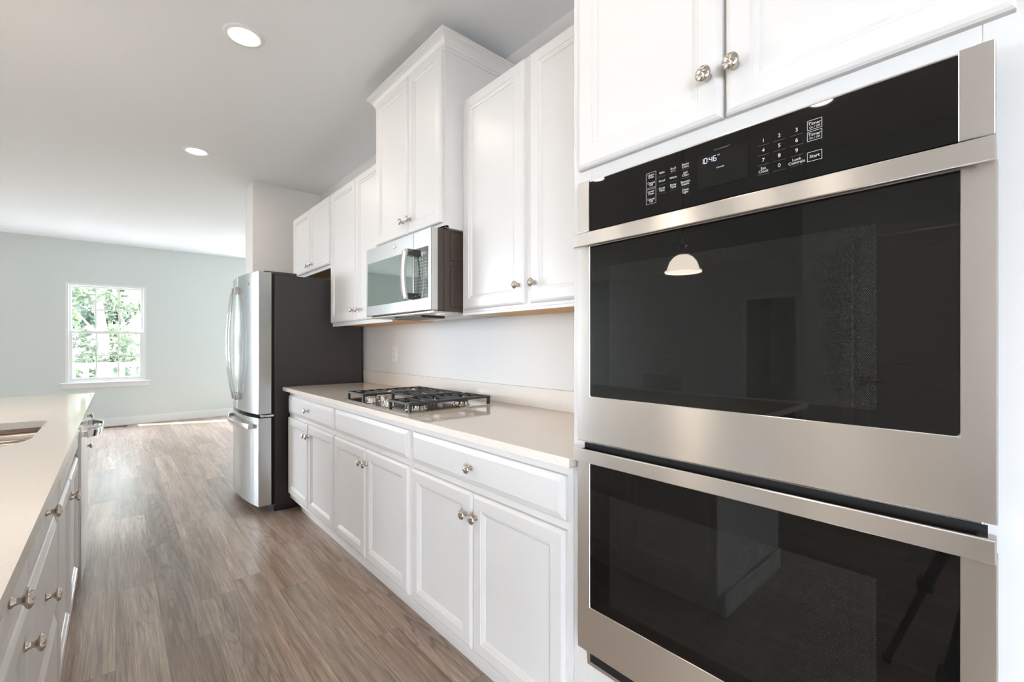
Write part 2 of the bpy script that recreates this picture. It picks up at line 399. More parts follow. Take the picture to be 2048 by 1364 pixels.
# ================================================================ LAMPS
def downlight(x, y, label):
    t = thing('recessed_light', (x, y, H), label, 'ceiling light', 'recessed ceiling lights')
    MB().lathe([(.062,-.0035), (.066,-.0075), (.082,-.0075), (.0905,-.003), (.092,0)], (x, y, H), seg=40, cap0=False, cap1=False).build('trim_ring', TRIMW, t)
    MB().lathe([(.063,-.0025), (.0005,-.0028)], (x, y, H), seg=24, cap0=False).build('lens', LENS, t)
downlight(.475, 2.535, 'bright recessed ceiling light nearer the camera, above the aisle')
downlight(.475, 4.29, 'smaller-looking recessed ceiling light farther away, in front of the refrigerator')
downlight(.475, .78, 'recessed ceiling light above the floor in front of the double oven')
downlight(-1.48, .817, 'recessed ceiling light mirrored in the oven control glass near its right end')
downlight(-1.48, 2.557, 'recessed ceiling light mirrored in the left corner of the oven control glass')
downlight(-1.48, 4.30, 'recessed ceiling light beyond the far end of the island')
for py, plab in ((1.214, 'bell-shaped frosted glass pendant lamp over the island, mirrored in the upper oven door'), (2.95, 'unseen frosted glass pendant lamp, added over the far half of the island to light the ceiling')):  # second pendant is out of view, added to brighten the ceiling
  px, pz = -.5, 1.617
  pl = thing('pendant_lamp', (px, py, pz), plab, 'pendant lamp')
  MB().lathe([(.094,.0), (.097,.004), (.094,.009), (.084,.014), (.08,.03), (.07,.058), (.05,.083), (.032,.093), (.026,.094)], (px,py,pz), seg=36, cap0=False, cap1=True).build('lamp_shade', SHADE, pl)
  MB().lathe([(.034,.092), (.034,.1), (.026,.108), (.02,.135), (.024,.14), (.024,.155), (.015,.175), (.008,.2), (.0055,.215), (.0055,H-pz-.03), (.05,H-pz-.026), (.055,H-pz-.002)], (px,py,pz), seg=20).build('stem', NICKEL, pl)
  MB().lathe([(.008,.03), (.02,.022), (.027,.04), (.026,.06), (.016,.085)], (px,py,pz), seg=16).build('bulb', BULB, pl)

# ================================================================ CABINETS
def knob_mesh():
    mb = MB()
    def mod(r, h, a): return .0008*math.sin(7*a + 300*r) * min(1, r/.007) if h > .0225 and r < .0155 else 0
    prof = [(.009,0), (.009,.003), (.0062,.006), (.0055,.013), (.0085,.017), (.0140,.0195), (.0160,.0215), (.0162,.0235), (.0150,.0252), (.0135,.0264), (.0115,.0276), (.009,.0286), (.006,.0293), (.003,.0296), (.0004,.0297)]
    mb.lathe(prof, axis=(0,0,1), seg=48, mod=mod)
    bmesh.ops.rotate(mb.bm, verts=mb.bm.verts, cent=(0,0,0), matrix=Matrix.Rotation(-PI/2, 3, 'Y'))   # +z -> -x
    bmesh.ops.recalc_face_normals(mb.bm, faces=mb.bm.faces)
    me = bpy.data.meshes.new('knob'); mb.bm.to_mesh(me); mb.bm.free(); me.materials.append(NICKEL); return me
KNOB = knob_mesh()
def knob(parent, x, y, z, dx=-1):
    o = bpy.data.objects.new('knob', KNOB); COL.objects.link(o); o.location = (x, y, z)
    if dx > 0: o.rotation_euler = (0, 0, PI)
    attach(o, parent)
DOORP = [(0,0), (0,.0125), (.0035,.0165), (.0095,.0195), (.012,.02), (.048,.02), (.0505,.0172), (.0545,.0172), (.058,.0148), (.0625,.0130), (.065,.0095)]
DRAWP = [(0,0), (0,.0105), (.0025,.0125), (.019,.0185), (.0215,.02)]
def door(parent, xb, y0, y1, z0, z1, kn=None, dx=-1, prof=DOORP, name='door'):
    o = MB().front(xb, dx, y0, y1, z0, z1, prof).build(name, CAB, parent)
    if kn: knob(o, xb+dx*.02, kn[0], kn[1], dx)
    return o
FX = .95    # base cabinet face frames
def base_cabinet(y0, y1, label, parts, last=False):
    t = thing('base_cabinet', (FX+.3, (y0+y1)/2, 0), label, 'kitchen cabinet')
    MB().box(FX, XW-.005, y0, y1, .112, .886).build('carcass', CAB, t, .0015)
    MB().box(FX+.075, FX+.09, y0, y1, 0, .112).build('toe_kick', CAB, t)
    for kind, a, b, z0, z1, kn in parts:
        door(t, FX, a, b, z0, z1, kn, -1, DOORP if kind == 'door' else DRAWP, kind)
ZD0, ZD1, ZR0, ZR1 = .150, .701, .728, .855
base_cabinet(2.594, 3.515, 'white base cabinet against the refrigerator side, with one knob on its drawer', [
    ('drawer', 2.604, 3.495, ZR0, ZR1, (3.05, .794)), ('door', 3.057, 3.497, ZD0, ZD1, (3.083, .629)), ('door', 2.604, 3.05, ZD0, ZD1, (3.024, .629))])
base_cabinet(1.708, 2.592, 'white base cabinet under the gas cooktop with a knobless false drawer front', [
    ('drawer', 1.724, 2.582, ZR0, ZR1, None), ('door', 2.166, 2.582, ZD0, ZD1, (2.192, .629)), ('door', 1.724, 2.160, ZD0, ZD1, (2.134, .629))])
base_cabinet(.816, 1.706, 'white base cabinet right next to the double oven with a wide knobbed drawer', [
    ('drawer', .835, 1.691, ZR0, ZR1, (1.268, .789)), ('door', 1.268, 1.691, ZD0, ZD1, (1.296, .622)), ('door', .835, 1.262, ZD0, ZD1, (1.238, .622))])
# continuous worktop with its upstand
ct = thing('countertop', (1.25, 2.2, .887), 'long cream quartz countertop on the base cabinets between oven and refrigerator', 'countertop')
MB().loops([[(x, y, z) for x, y in P] for P, z in (
    ([(.9105,.80), (.946,.80), (.946,.818), (XW-.002,.818), (XW-.002,3.55), (.9105,3.55)], .887),
    ([(.91,.797), (.946,.797), (.946,.818), (XW-.002,.818), (XW-.002,3.553), (.91,3.553)], .890),
    ([(.91,.797), (.946,.797), (.946,.818), (XW-.002,.818), (XW-.002,3.553), (.91,3.553)], .911),
    ([(.913,.80), (.946,.80), (.946,.818), (XW-.002,.818), (XW-.002,3.55), (.913,3.55)], .914))], True, True).build('slab', QUARTZ, ct)
MB().box(1.538, XW-.001, .82, 3.60, .914, 1.010).build('backsplash', QUARTZ, ct, .002)
# wall cabinets
def wall_cabinet(y0, y1, xf, z0, z1, label, doors, crown=False):
    t = thing('wall_cabinet', (XW-.16, (y0+y1)/2, z0), label, 'kitchen cabinet')
    MB().box(xf, XW-.002, y0, y1, z0+(.0 if crown else .012), z1).box(xf, xf+.019, y0, y1, z0, z0+.012).build('carcass', CAB, t, .0012)
    if not crown: MB().box(xf+.019, XW-.002, y0+.012, y1-.012, z0+.008, z0+.0119).build('underside', CABIN, t, 0)
    for a, b, d0, d1, kn in doors: door(t, xf, a, b, d0, d1, kn)
    if crown:
        P = [(0,-.075), (.006,-.072), (.006,-.06), (.011,-.057), (.014,-.045), (.024,-.03), (.036,-.02), (.041,-.018), (.041,-.012), (.048,-.008), (.048,0), (.0,0)]
        ls = []
        for o_, h_ in P:
            ls.append([(XW-.002, y0-o_, z1+h_+.02), (xf-o_, y0-o_, z1+h_+.02), (xf-o_, y1+o_, z1+h_+.02), (XW-.002, y1+o_, z1+h_+.02)])
        mb = MB(); R = [[mb.bm.verts.new(p) for p in l] for l in ls]
        for a, b in zip(R, R[1:]):
            for k in range(3): mb._tag([mb.bm.faces.new((a[k], a[k+1], b[k+1], b[k]))])
        mb.build('crown_molding', CAB, t)
    return t
UF = 1.255
wall_cabinet(.818, 1.776, UF, 1.362, 2.392, 'tall white wall cabinet between the microwave and the oven cabinet', [
    (1.331, 1.752, 1.388, 2.383, (1.356, 1.466)), (.85, 1.293, 1.388, 2.383, (1.262, 1.466))])
wall_cabinet(2.512, 3.51, UF, 1.362, 2.388, 'tall white wall cabinet between the microwave and the over-refrigerator cabinet', [
    (3.036, 3.505, 1.388, 2.380, (3.062, 1.462)), (2.53, 3.026, 1.388, 2.380, (2.972, 1.462))])
wall_cabinet(3.512, 4.495, UF, 1.822, 2.388, 'short white wall cabinet hung above the refrigerator', [
    (4.012, 4.475, 1.848, 2.380, (4.04, 1.898)), (3.54, 4.0, 1.848, 2.380, (3.93, 1.898))])
wall_cabinet(1.778, 2.51, 1.157, 1.772, 2.655, 'deeper, higher white wall cabinet with crown molding above the microwave', [
    (2.112, 2.492, 1.797, 2.628, (2.152, 1.868)), (1.792, 2.106, 1.797, 2.628, (2.078, 1.868))], True)

# tall oven cabinet
tc_ = thing('oven_cabinet', (1.25, .39, 0), 'tall white cabinet that houses the stainless double oven', 'kitchen cabinet')
TY0, TY1 = -.045, .814
MB().box(FX, FX+.02, .752, TY1, .112, 2.45).box(FX, FX+.02, TY0, .034, .112, 2.45).box(FX, FX+.02, .034, .752, 1.632, 2.45).box(FX, FX+.02, .034, .752, .112, .385)\
    .box(FX+.02, XW-.003, TY1-.018, TY1, .112, 2.45).box(FX+.02, XW-.003, TY0, TY0+.018, .112, 2.45).box(FX+.02, XW-.003, TY0+.018, TY1-.018, 2.432, 2.45).box(FX+.02, XW-.003, TY0+.018, TY1-.018, .112, .13).build('carcass', CAB, tc_, .0012)
MB().box(FX+.075, FX+.09, TY0, TY1, 0, .112).build('toe_kick', CAB, tc_)
door(tc_, FX, .404, .788, 1.689, 2.40, (.431, 1.781)); door(tc_, FX, .001, .396, 1.689, 2.40, (.376, 1.781))
door(tc_, FX, .001, .788, .13, .30, None, -1, DRAWP, 'drawer')
struct('wall_side', MB().box(.952, XW, -.9, TY0-.002, 0, H), WALL)

# ================================================================ DOUBLE OVEN
ov = thing('double_oven', (1.2, .394, .385), 'stainless and black glass double wall oven built into the tall cabinet', 'oven')
MB().box(.962, 1.50, .04, .746, .41, 1.628).build('oven_body', DARK, ov)
OX = .912
MB().box(.935, .949, .032, .757, .376, 1.645).build('trim_flange', STEEL, ov, .002)
cpm = MB(); cpm.box(OX+.0005, .935, .057, .731, 1.514, 1.639)
MB().box(OX-.001, .936, .020, .057, 1.513, 1.645).box(OX-.001, .936, .731, .768, 1.513, 1.645).box(OX+.001, .936, .057, .731, 1.6395, 1.643).build('panel_trim', STEEL, ov, .0012)
dsm = MB(); dsm.box(OX-.0003, OX+.0005, .344, .444, 1.543, 1.6105)
FS = .0092
items = []
for c_, y, z in [('1',.317,1.6047), ('2',.290,1.6048), ('3',.262,1.6051), ('4',.317,1.5865), ('5',.290,1.5865), ('6',.262,1.5865), ('7',.317,1.568), ('8',.290,1.568), ('9',.262,1.568), ('0',.290,1.5499)]:
    items.append((c_, y, z, .0095))
items += [('Set\nClock', .317, 1.5497, .0072), ('Lock\nControls', .262, 1.5497, .0072), ('Timer', .2345, 1.6075, .0078), ('On / Off', .2345, 1.6012, .0046), ('Timer', .2345, 1.5884, .0078), ('On / Off', .2345, 1.5822, .0046), ('Start', .2345, 1.5503, .0078)]
for s_, y, z in [('Upper\nOven',.553,1.6045), ('Cancel\nOff',.553,1.5865), ('Lower\nOven',.553,1.5672), ('Cancel\nOff',.553,1.5495), ('Bake',.526,1.6048), ('Proof',.526,1.5864), ('Cook\nTime',.526,1.5673), ('Broil',.499,1.6062), ('Warm',.499,1.5863), ('Delay\nTime',.499,1.5679), ('Steam\nClean',.471,1.6046), ('Self\nClean',.471,1.5864), ('Remote\nEnable',.471,1.5674), ('Oven\nLight',.471,1.5502)]:
    items.append((s_, y, z, .0066))
items.append(('HI / LO', .499, 1.6005, .0036))
add_text(cpm, items, OX+.0003, 1)
add_text(cpm, [('WIFI CONNECT', .394, 1.6165, .0046)], OX+.0003, 2)
def outline(mb, y0, y1, z0, z1, t=.0005):
    x0, x1 = OX-.0001, OX+.0005
    mb.box(x0, x1, y0, y1, z0, z0+t).box(x0, x1, y0, y1, z1-t, z1).box(x0, x1, y0, y0+t, z0, z1).box(x0, x1, y1-t, y1, z0, z1)
kb = cpm; kb.mi = 1
for z0, z1 in ((1.597,1.6139), (1.5775,1.5944), (1.542,1.5585)): outline(kb, .2235, .2455, z0, z1, .0006)
for z0, z1 in ((1.5778,1.6128), (1.5412,1.5755)): outline(kb, .5405, .5655, z0, z1, .0005)
kl = cpm; kl.mi = 2
for y in (.317, .290, .262):
    for z in (1.596, 1.5775, 1.559, 1.541): kl.box(OX-.0001, OX+.0005, y-.010, y+.010, z, z+.0004)
for y in (.526, .499, .471):
    for z in (1.5965, 1.5778, 1.5585): kl.box(OX-.0001, OX+.0005, y-.010, y+.010, z, z+.0003)
cp = cpm.build('control_panel', [BLACKG, GREYTXT, LINE], ov)
# lit clock, 7-segment style
seg = dsm; seg.mi = 1
SEGS = {'7':'abc', '1':'bc', '0':'abcdef', '4':'bcfg', '6':'acdefg'}
def digit(ch, yc, zc, wd, ht, seg=None, x0=OX-.0006, x1=OX-.0002):
    seg = seg or dsm; t = .0013; hw, hh = wd/2, ht/2
    for s_ in SEGS[ch]:
        if s_ in 'agd':
            z = {'a':hh, 'g':0, 'd':-hh}[s_]; seg.box(x0, x1, yc-hw+t*.3, yc+hw-t*.3, zc+z-t/2, zc+z+t/2)
        else:
            y = -hw if s_ in 'bc' else hw
            za, zb = (0, hh) if s_ in 'bf' else (-hh, 0); seg.box(x0, x1, yc+y-t/2, yc+y+t/2, zc+za+t*.2, zc+zb-t*.2)
for ch, y in (('1',.4345), ('0',.427), ('4',.4165), ('6',.408)): digit(ch, y, 1.600, .0055, .0105)
seg.box(OX-.0006, OX-.0002, .4213, .4226, 1.6015, 1.6028).box(OX-.0006, OX-.0002, .4213, .4226, 1.5975, 1.5988)
add_text(dsm, [('AM', .4005, 1.6045, .0034), ('Controls', .397, 1.5795, .0042)], OX-.0004, 1, .0001)
dsm.build('display', [SCREEN, LCD], cp)
def oven_door(z0, z1, gz0, gz1, hz0, hz1, win, lab):
    """stainless front plate with its glass window, plus the full-width flat bar handle"""
    gy0, gy1 = .054, .730
    Y0, Y1 = .018, .770
    mb = MB()
    zt = hz0 + .004
    r = lambda i: None
    out_b = [(.935,Y0,z0), (.935,Y1,z0), (.935,Y1,zt), (.935,Y0,zt)]
    out_f0 = [(OX+.0015,Y0,z0), (OX+.0015,Y1,z0), (OX+.0015,Y1,zt), (OX+.0015,Y0,zt)]
    out_f = [(OX,Y0+.0015,z0+.0015), (OX,Y1-.0015,z0+.0015), (OX,Y1-.0015,zt), (OX,Y0+.0015,zt)]
    in_f = [(OX,gy0,gz0), (OX,gy1,gz0), (OX,gy1,gz1), (OX,gy0,gz1)]
    in_f1 = [(OX+.0012,gy0+.0012,gz0+.0012), (OX+.0012,gy1-.0012,gz0+.0012), (OX+.0012,gy1-.0012,gz1), (OX+.0012,gy0+.0012,gz1)]
    in_b = [(OX+.004,gy0+.0012,gz0+.0012), (OX+.004,gy1-.0012,gz0+.0012), (OX+.004,gy1-.0012,gz1), (OX+.004,gy0+.0012,gz1)]
    mb.loops([out_b, out_f0, out_f, in_f, in_f1, in_b], True, True)
    d = mb.build('oven_door', STEEL, ov)
    P = rrect(gy0+.0012, gy1-.0012, gz0+.0012, gz1, (.001, .001, .006, .006), 5)
    MB().loops([[(OX+.0035, a, b) for a, b in P], [(OX+.0008, a, b) for a, b in P]], True, True).build('door_window', mesh_glass('mesh_backed_glass', *win), d)
    MB().box(.930, .9345, Y0+.01, Y1-.01, zt, z1).build('door_top', VOID, d)
    hb = MB()
    pr = [(0,.006), (0,.0015), (.0015,0)]
    hb.front(.8995, -1, Y0+.001, Y1-.001, hz0, hz1, [(0,0), (0,.0045), (.0015,.006)])
    hd = hb.build('handle', STEEL, d)
    for y0 in (Y0+.001, Y1-.0215):
        MB().box(.8995, .930, y0, y0+.0205, hz0+.001, hz1-.001).build('handle_end', CHROME, hd, .003)
    for y0 in (Y0+.022, Y1-.066):
        MB().box(.905, .930, y0, y0+.044, hz0+.008, hz1-.007).build('handle_bracket', DARK, hd, .003)
    MB().loops([[(.8998, y, hz0+.002), (.8998, y, hz1-.002), (.905, y, hz1-.003), (.916, y, hz1-.010), (.921, y, hz1-.016), (.921, y, hz0+.002)] for y in (Y0+.07, Y1-.07)], True, True).build('handle_liner', LINER, hd)
    return d
oven_door(.970, 1.511, 1.0865, 1.4725, 1.4725, 1.5065, (.150, .668, 1.115, 1.415), 'upper')
oven_door(.427, .962, .544, .9195, .9205, .9535, (.150, .668, .575, .845), 'lower')
MB().box(.934, .9365, .045, .745, .3875, .415).build('vent_slot', VOID, ov)
# ================================================================ COOKTOP
CK = .914
ck = thing('gas_cooktop', (1.19, 2.13, CK), 'stainless gas cooktop with black cast iron grates set in the cream countertop', 'cooktop')
CY0, CY1, CX0, CX1 = 1.772, 2.492, .953, 1.440
MB().loops([[(x, y, z) for x, y in rrect(CX0+i, CX1-i, CY0+i, CY1-i, (.012,)*4, 4)] for i, z in ((0, CK), (0, CK+.004), (.003, CK+.007), (.014, CK+.007), (.022, CK+.0045))], True, True).build('tray', mat('polished_tray_steel', (.50,.465,.44), .13, 1), ck)
for bx, by, br in ((1.06, 1.885, .044), (1.315, 1.875, .036), (1.06, 2.385, .036), (1.315, 2.385, .04), (1.26, 2.13, .052)):
    b_ = MB().lathe([(br+.012, .0045), (br+.010, .0075), (br, .008), (br*.98, .021), (br*.9, .023)], (bx, by, CK), seg=36,
                    mod=None).build('burner', CHROME, ck)
    MB().lathe([(br*.97, .0232), (br*1.0, .0255), (br*.97, .029), (br*.3, .031), (.001, .031)], (bx, by, CK), seg=32).build('burner_cap', IRON, b_)
for kx, ky in ((1.0, 2.235), (1.075, 2.262), (1.015, 2.085), (1.005, 2.035), (1.095, 2.01)):
    k_ = MB().lathe([(.023, .005), (.023, .009), (.019, .011), (.0185, .028), (.0165, .031), (.001, .0315)], (kx, ky, CK), seg=28).build('control_knob', CHROME, ck)
    MB().box(kx-.017, kx+.017, ky-.0045, ky+.0045, CK+.0312, CK+.040).build('knob_grip', CHROME, k_, .002)
def grate(y0, y1, x0, x1):
    mb = MB(); z0, z1 = CK+.038, CK+.048; t = .011
    mb.box(x0, x0+t, y0, y1, z0, z1).box(x1-t, x1, y0, y1, z0, z1).box(x0+t, x1-t, y0, y0+t, z0, z1).box(x0+t, x1-t, y1-t, y1, z0, z1)
    n = 9
    for k in range(1, n):
        x = x0 + (x1-x0)*k/n
        if k % 3 != 1: mb.box(x-.0045, x+.0045, y0+t, y1-t, z0, z1)
        else: mb.box(x-.004, x+.004, y0+t, y0+(y1-y0)*.38, z0+.001, z1+.001).box(x-.004, x+.004, y0+(y1-y0)*.64, y1-t, z0+.001, z1+.001)
    ym = (y0+y1)/2; mb.box(x0+t, x0+(x1-x0)*.17, ym-.004, ym+.004, z0+.001, z1+.001).box(x1-(x1-x0)*.17, x1-t, ym-.004, ym+.004, z0+.001, z1+.001)
    g_ = mb.build('grate', IRON, ck, .0018)
    for x in (x0+.001, x1-.015):
        for y in (y0+.001, y1-.015): MB().box(x, x+.014, y, y+.014, CK+.0046, z0).build('grate_foot', IRON, g_, .002)
grate(1.778, 1.985, .968, 1.428); grate(2.272, 2.488, .968, 1.428); grate(2.022, 2.268, 1.125, 1.428)

# ================================================================ MICROWAVE
mw = thing('microwave', (1.3, 2.15, 1.372), 'stainless over-the-range microwave hung under the raised wall cabinet', 'microwave')
MY0, MY1, MZ0, MZ1, MX = 1.79, 2.503, 1.372, 1.768, 1.087
MB().box(1.158, XW-.003, MY0, MY1, MZ0+.006, MZ1).box(1.122, 1.1565, MY0, MY1, MZ0+.006, MZ1).box(1.19, 1.40, MY0-.006, MY0, MZ0+.03, MZ1-.17).box(1.19, 1.40, MY0-.006, MY0, MZ1-.145, MZ1-.015).build('case', MWCASE, mw, .006)
YS = 1.953
md_ = MB().front(1.122, -1, YS+.001, MY1, MZ0+.012, MZ1, [(0,0), (0,.032), (.003,.035)]).build('door', STEELC, mw)
MB().front(MX-.0001, -1, YS+.006, 2.482, 1.440, 1.683, [(0,0), (0,.0006), (.002,.0012)]).build('door_window', MIRRORG, md_)
MB().lathe([(.0115,0), (.0115,.0012), (.010,.0018), (.009,.0012), (.0005,.0012)], (MX, 2.148, 1.725), (-1,0,0), 28).build('badge', CHROME, md_)
hz = [1.442 + (1.682-1.442)*k/14 for k in range(15)]
bow = lambda z: .012*(1-((z-1.562)/.12)**2)
MB().sweep([(1.047-bow(z), 1.962, z) for z in hz], [(-.019,-.006), (.019,-.006), (.019,.006), (-.019,.006)], up=(-1,0,0)).build('handle', STEEL, md_, .0015)
hd = [c for c in md_.children if c.name.startswith('handle')][0]
for z in (1.440, 1.654): MB().box(1.050, MX, 1.945, 1.979, z, z+.032).build('handle_post', DKCHROME, hd, .003)
pn = MB().front(1.122, -1, MY0, YS-.001, MZ0+.012, MZ1, [(0,0), (0,.032), (.003,.035)]).build('control_panel', STEELC, mw)
pg = MB(); pg.front(MX-.0001, -1, 1.816, YS-.004, 1.440, 1.683, [(0,0), (0,.0006), (.002,.0012)])
pg.mi = 2
for ch, y in (('1', 1.878), ('0', 1.867), ('4', 1.849), ('7', 1.837)): digit(ch, y, 1.652, .0075, .015, pg, MX-.0018, MX-.0013)
pg.box(MX-.0018, MX-.0013, 1.857, 1.859, 1.655, 1.657).box(MX-.0018, MX-.0013, 1.857, 1.859, 1.647, 1.649)
pg.mi = 1
for i in range(12):
    z = 1.627-.0155*i
    for j, y in enumerate((1.93, 1.895, 1.868, 1.838)):
        hw = (.0075, .0055, .006, .004)[(i*3+j*5) % 4]
        pg.box(MX-.0016, MX-.0012, y-hw, y+hw, z-.0013, z+.0013)
pg.build('panel_glass', [MIRRORP, GREYTXT, LCD], pn)
vt = MB(); vt.box(1.10, XW-.01, MY0+.004, MY1-.004, MZ0, MZ0+.006); vt.mi = 1
for k in range(16):
    for x0 in (1.17,): vt.box(x0+.02*k, x0+.02*k+.009, MY0+.02, MY0+.10, MZ0-.003, MZ0); vt.box(x0+.02*k, x0+.02*k+.009, MY1-.12, MY1-.04, MZ0-.003, MZ0)
bt = vt.build('bottom_plate', [STEEL, CHROME], mw)
MB().box(1.16, 1.30, 2.0, 2.30, MZ0-.012, MZ0).build('lamp_cover', DARK, bt, .004)
MB().box(1.33, 1.50, 1.95, 2.33, MZ0-.004, MZ0).build('grease_filter', CHROME, bt, .002)

# ================================================================ REFRIGERATOR
rf = thing('refrigerator', (1.15, 4.03, 0), 'stainless french-door refrigerator with dark grey side beside the base cabinets', 'refrigerator')
RY0, RY1 = 3.588, 4.487
MB().box(.866, 1.52, RY0, RY1, .045, 1.735).build('case', CASE, rf, .004)
MB().box(.86, 1.45, RY0+.01, RY1-.01, .012, .045).build('base_grille', DARK, rf)
for y in (RY0+.03, RY1-.07):
    MB().box(.87, .95, y, y+.04, 0, .02).build('foot', DARK, rf)
    MB().box(.80, 1.02, y-.02, y+.06, 1.7352, 1.757).build('hinge_cover', MWCASE, rf, .004)
def bulge(y): u = (y-4.0375)/.4495; return .052*(1-u*u)
def curved_door(name, y0, y1, z0, z1, m, parent):
    n = 14; ys = [y0 + (y1-y0)*k/n for k in range(n+1)]
    prof = [(.845, y0)] + [(.765, y0)] + [(.7605-bulge(y), y) for y in ys] + [(.765, y1), (.845, y1)]
    prof[1] = (.7625-bulge(y0), y0); prof[-2] = (.7625-bulge(y1), y1)
    mb = MB(); mb.loops([[(x, y, z) for x, y in prof] for z in (z0, z1)], True, True)
    o = mb.build(name, m, parent, .003); return o
STEELD = steel('fridge_steel', (.58,.60,.60), .24, .8, .25)
dr = curved_door('right_door', RY0, 4.0345, .722, 1.748, STEELD, rf)
dl = curved_door('left_door', 4.0405, RY1, .722, 1.748, STEELD, rf)
df = curved_door('freezer_drawer', RY0, RY1, .062, .694, STEELD, rf)
MB().box(.80, .845, RY0+.006, RY1-.006, .694, .722).build('gasket', VOID, rf)
MB().box(.845, .866, RY0+.006, RY1-.006, .06, 1.735).build('door_seal', VOID, rf)
MB().box(.78, .862, RY0+.002, RY0+.05, .700, .716).build('middle_hinge', CHROME, rf, .003)
MB().lathe([(.012,0), (.012,.0015), (.0005,.0016)], (.7605-bulge(3.76), 3.76, 1.672), (-1,0,0), 24).build('badge', CHROME, dr)
for d_, y in ((dr, 3.985), (dl, 4.09)):
    zs = [.80 + (1.665-.80)*k/24 for k in range(25)]; x0 = .7605-bulge(y)-.022
    hb = MB().sweep([(x0-.042*(1-((z-1.2325)/.4325)**2), y, z) for z in zs], [(-.016,-.006), (.016,-.006), (.016,.006), (-.016,.006)], up=(-1,0,0)).build('handle', CHROME, d_, .003)
    for z in (.80, 1.615): MB().box(x0-.002, .7605-bulge(y)+.004, y-.014, y+.014, z, z+.05).build('handle_post', CHROME, hb, .003)
ys = [3.66 + (4.42-3.66)*k/24 for k in range(25)]
hb = MB().sweep([(.716-.052*(1-((y-4.04)/.38)**2), y, .632) for y in ys], [(-.006,-.019), (.006,-.019), (.006,.019), (-.006,.019)]).build('handle', CHROME, df, .003)
for y in (3.66, 4.395): MB().box(.712, .7605-bulge(y+.012)+.002, y, y+.025, .616, .648).build('handle_post', CHROME, hb, .003)

# ================================================================ OUTLET
eo = thing('electrical_outlet', (XW, 3.08, 1.153), 'white electrical outlet plate on the wall between countertop and wall cabinet', 'outlet')
MB().box(XW-.006, XW, 3.045, 3.115, 1.096, 1.210).build('cover_plate', PLATE, eo, .002)
for z in (1.133, 1.173):
    f_ = MB().box(XW-.008, XW-.006, 3.063, 3.097, z-.014, z+.014).build('receptacle', PLATE, eo, .003)
    MB().box(XW-.0084, XW-.0079, 3.071, 3.073, z-.004, z+.005).box(XW-.0084, XW-.0079, 3.086, 3.088, z-.004, z+.005).build('slot', DARK, f_)

# ================================================================ ISLAND
IX = -.152     # face frames of the island, facing the aisle (+x)
def island_cabinet(y0, y1, label, parts, end=None):
    t = thing('island_cabinet', (IX-.3, (y0+y1)/2, 0), label, 'kitchen cabinet')
    MB().box(-.90, IX, y0, y1, .112, .887).build('carcass', CAB, t, .0012) if True else None
    MB().box(-.90, IX-.07, y0+(.0 if end != 'near' else .012), y1, 0, .112).build('toe_kick', CAB, t)
    for kind, a, b, z0, z1, kn in parts: door(t, IX, a, b, z0, z1, kn, 1, DRAWP if kind == 'drawer' else DOORP, kind)
    return t
i0 = island_cabinet(.885, 1.375, 'white island cabinet nearest the camera, a drawer over a door', [
    ('drawer', .905, 1.335, ZR0, ZR1, (1.10, .794)), ('door', .905, 1.335, ZD0, ZD1, (1.262, .640))], 'near')
MB().box(-.905, IX+.004, .872, .885, .112, .887).box(-.915, IX-.06, .862, .885, 0, .105).build('end_panel', CAB, i0, .002)
island_cabinet(1.377, 1.955, 'white three-drawer island cabinet, second from the camera', [
    ('drawer', 1.400, 1.925, ZR0, ZR1, (1.612, .800)), ('drawer', 1.400, 1.925, .437, .705, (1.612, .588)), ('drawer', 1.400, 1.925, .145, .414, (1.612, .290))])
# sink base is an open box so that the bowls hang inside it
sb = thing('island_cabinet', (IX-.3, 2.44, 0), 'white island sink cabinet with paired doors, just before the dishwasher', 'kitchen cabinet')
MB().box(IX-.018, IX, 1.957, 2.927, .112, .887).box(-.90, -.882, 1.957, 2.927, .112, .887).box(-.882, IX-.018, 1.957, 1.972, .112, .887).box(-.882, IX-.018, 2.912, 2.927, .112, .887).box(-.882, IX-.018, 1.972, 2.912, .112, .128).build('carcass', CAB, sb)
MB().box(-.90, IX-.07, 1.957, 2.927, 0, .112).build('toe_kick', CAB, sb)
door(sb, IX, 1.985, 2.900, ZR0, ZR1, None, 1, DRAWP, 'drawer')
door(sb, IX, 1.985, 2.437, ZD0, ZD1, (2.408, .632), 1); door(sb, IX, 2.445, 2.900, ZD0, ZD1, (2.474, .632), 1)
island_cabinet(3.541, 3.885, 'narrow white island cabinet beyond the dishwasher at the far end', [
    ('drawer', 3.56, 3.86, ZR0, ZR1, (3.71, .794)), ('door', 3.56, 3.86, ZD0, ZD1, (3.595, .632))])
# dishwasher
dw = thing('dishwasher', (-.4, 3.235, 0), 'stainless dishwasher with loop handle built into the island', 'dishwasher')
DY0, DY1 = 2.933, 3.536
MB().box(-.75, -.155, DY0+.004, DY1-.004, .10, .878).build('tub', DARK, dw)
MB().box(-.75, -.20, DY0+.01, DY1-.01, 0, .10).build('toe_panel', DARK, dw)
def dwx(y): u = (y-(DY0+DY1)/2)/.30; return -.123 + .006*(1-u*u)
n = 14; yy = [DY0 + (DY1-DY0)*k/n for k in range(n+1)]
pf = [(-.154, DY0)] + [(dwx(y), y) for y in yy] + [(-.154, DY1)]
dd = MB().loops([[(x, y, z) for x, y in pf] for z in (.095, .868)], True, True).build('door', STEELC, dw, .002)
MB().loops([[(x-.004, y, z) for x, y in pf] for z in (.868, .878)], True, True).build('control_strip', DARK, dw)
yh = [3.0 + .47*k/28 for k in range(29)]
hx = lambda y: -.104 + .052*(1-((y-3.235)/.235)**4)
hb = MB().sweep([(hx(y), y, .785) for y in yh], [(-.0035,-.016), (.0035,-.016), (.0035,.016), (-.0035,.016)]).build('handle', CHROME, dd, .0015)
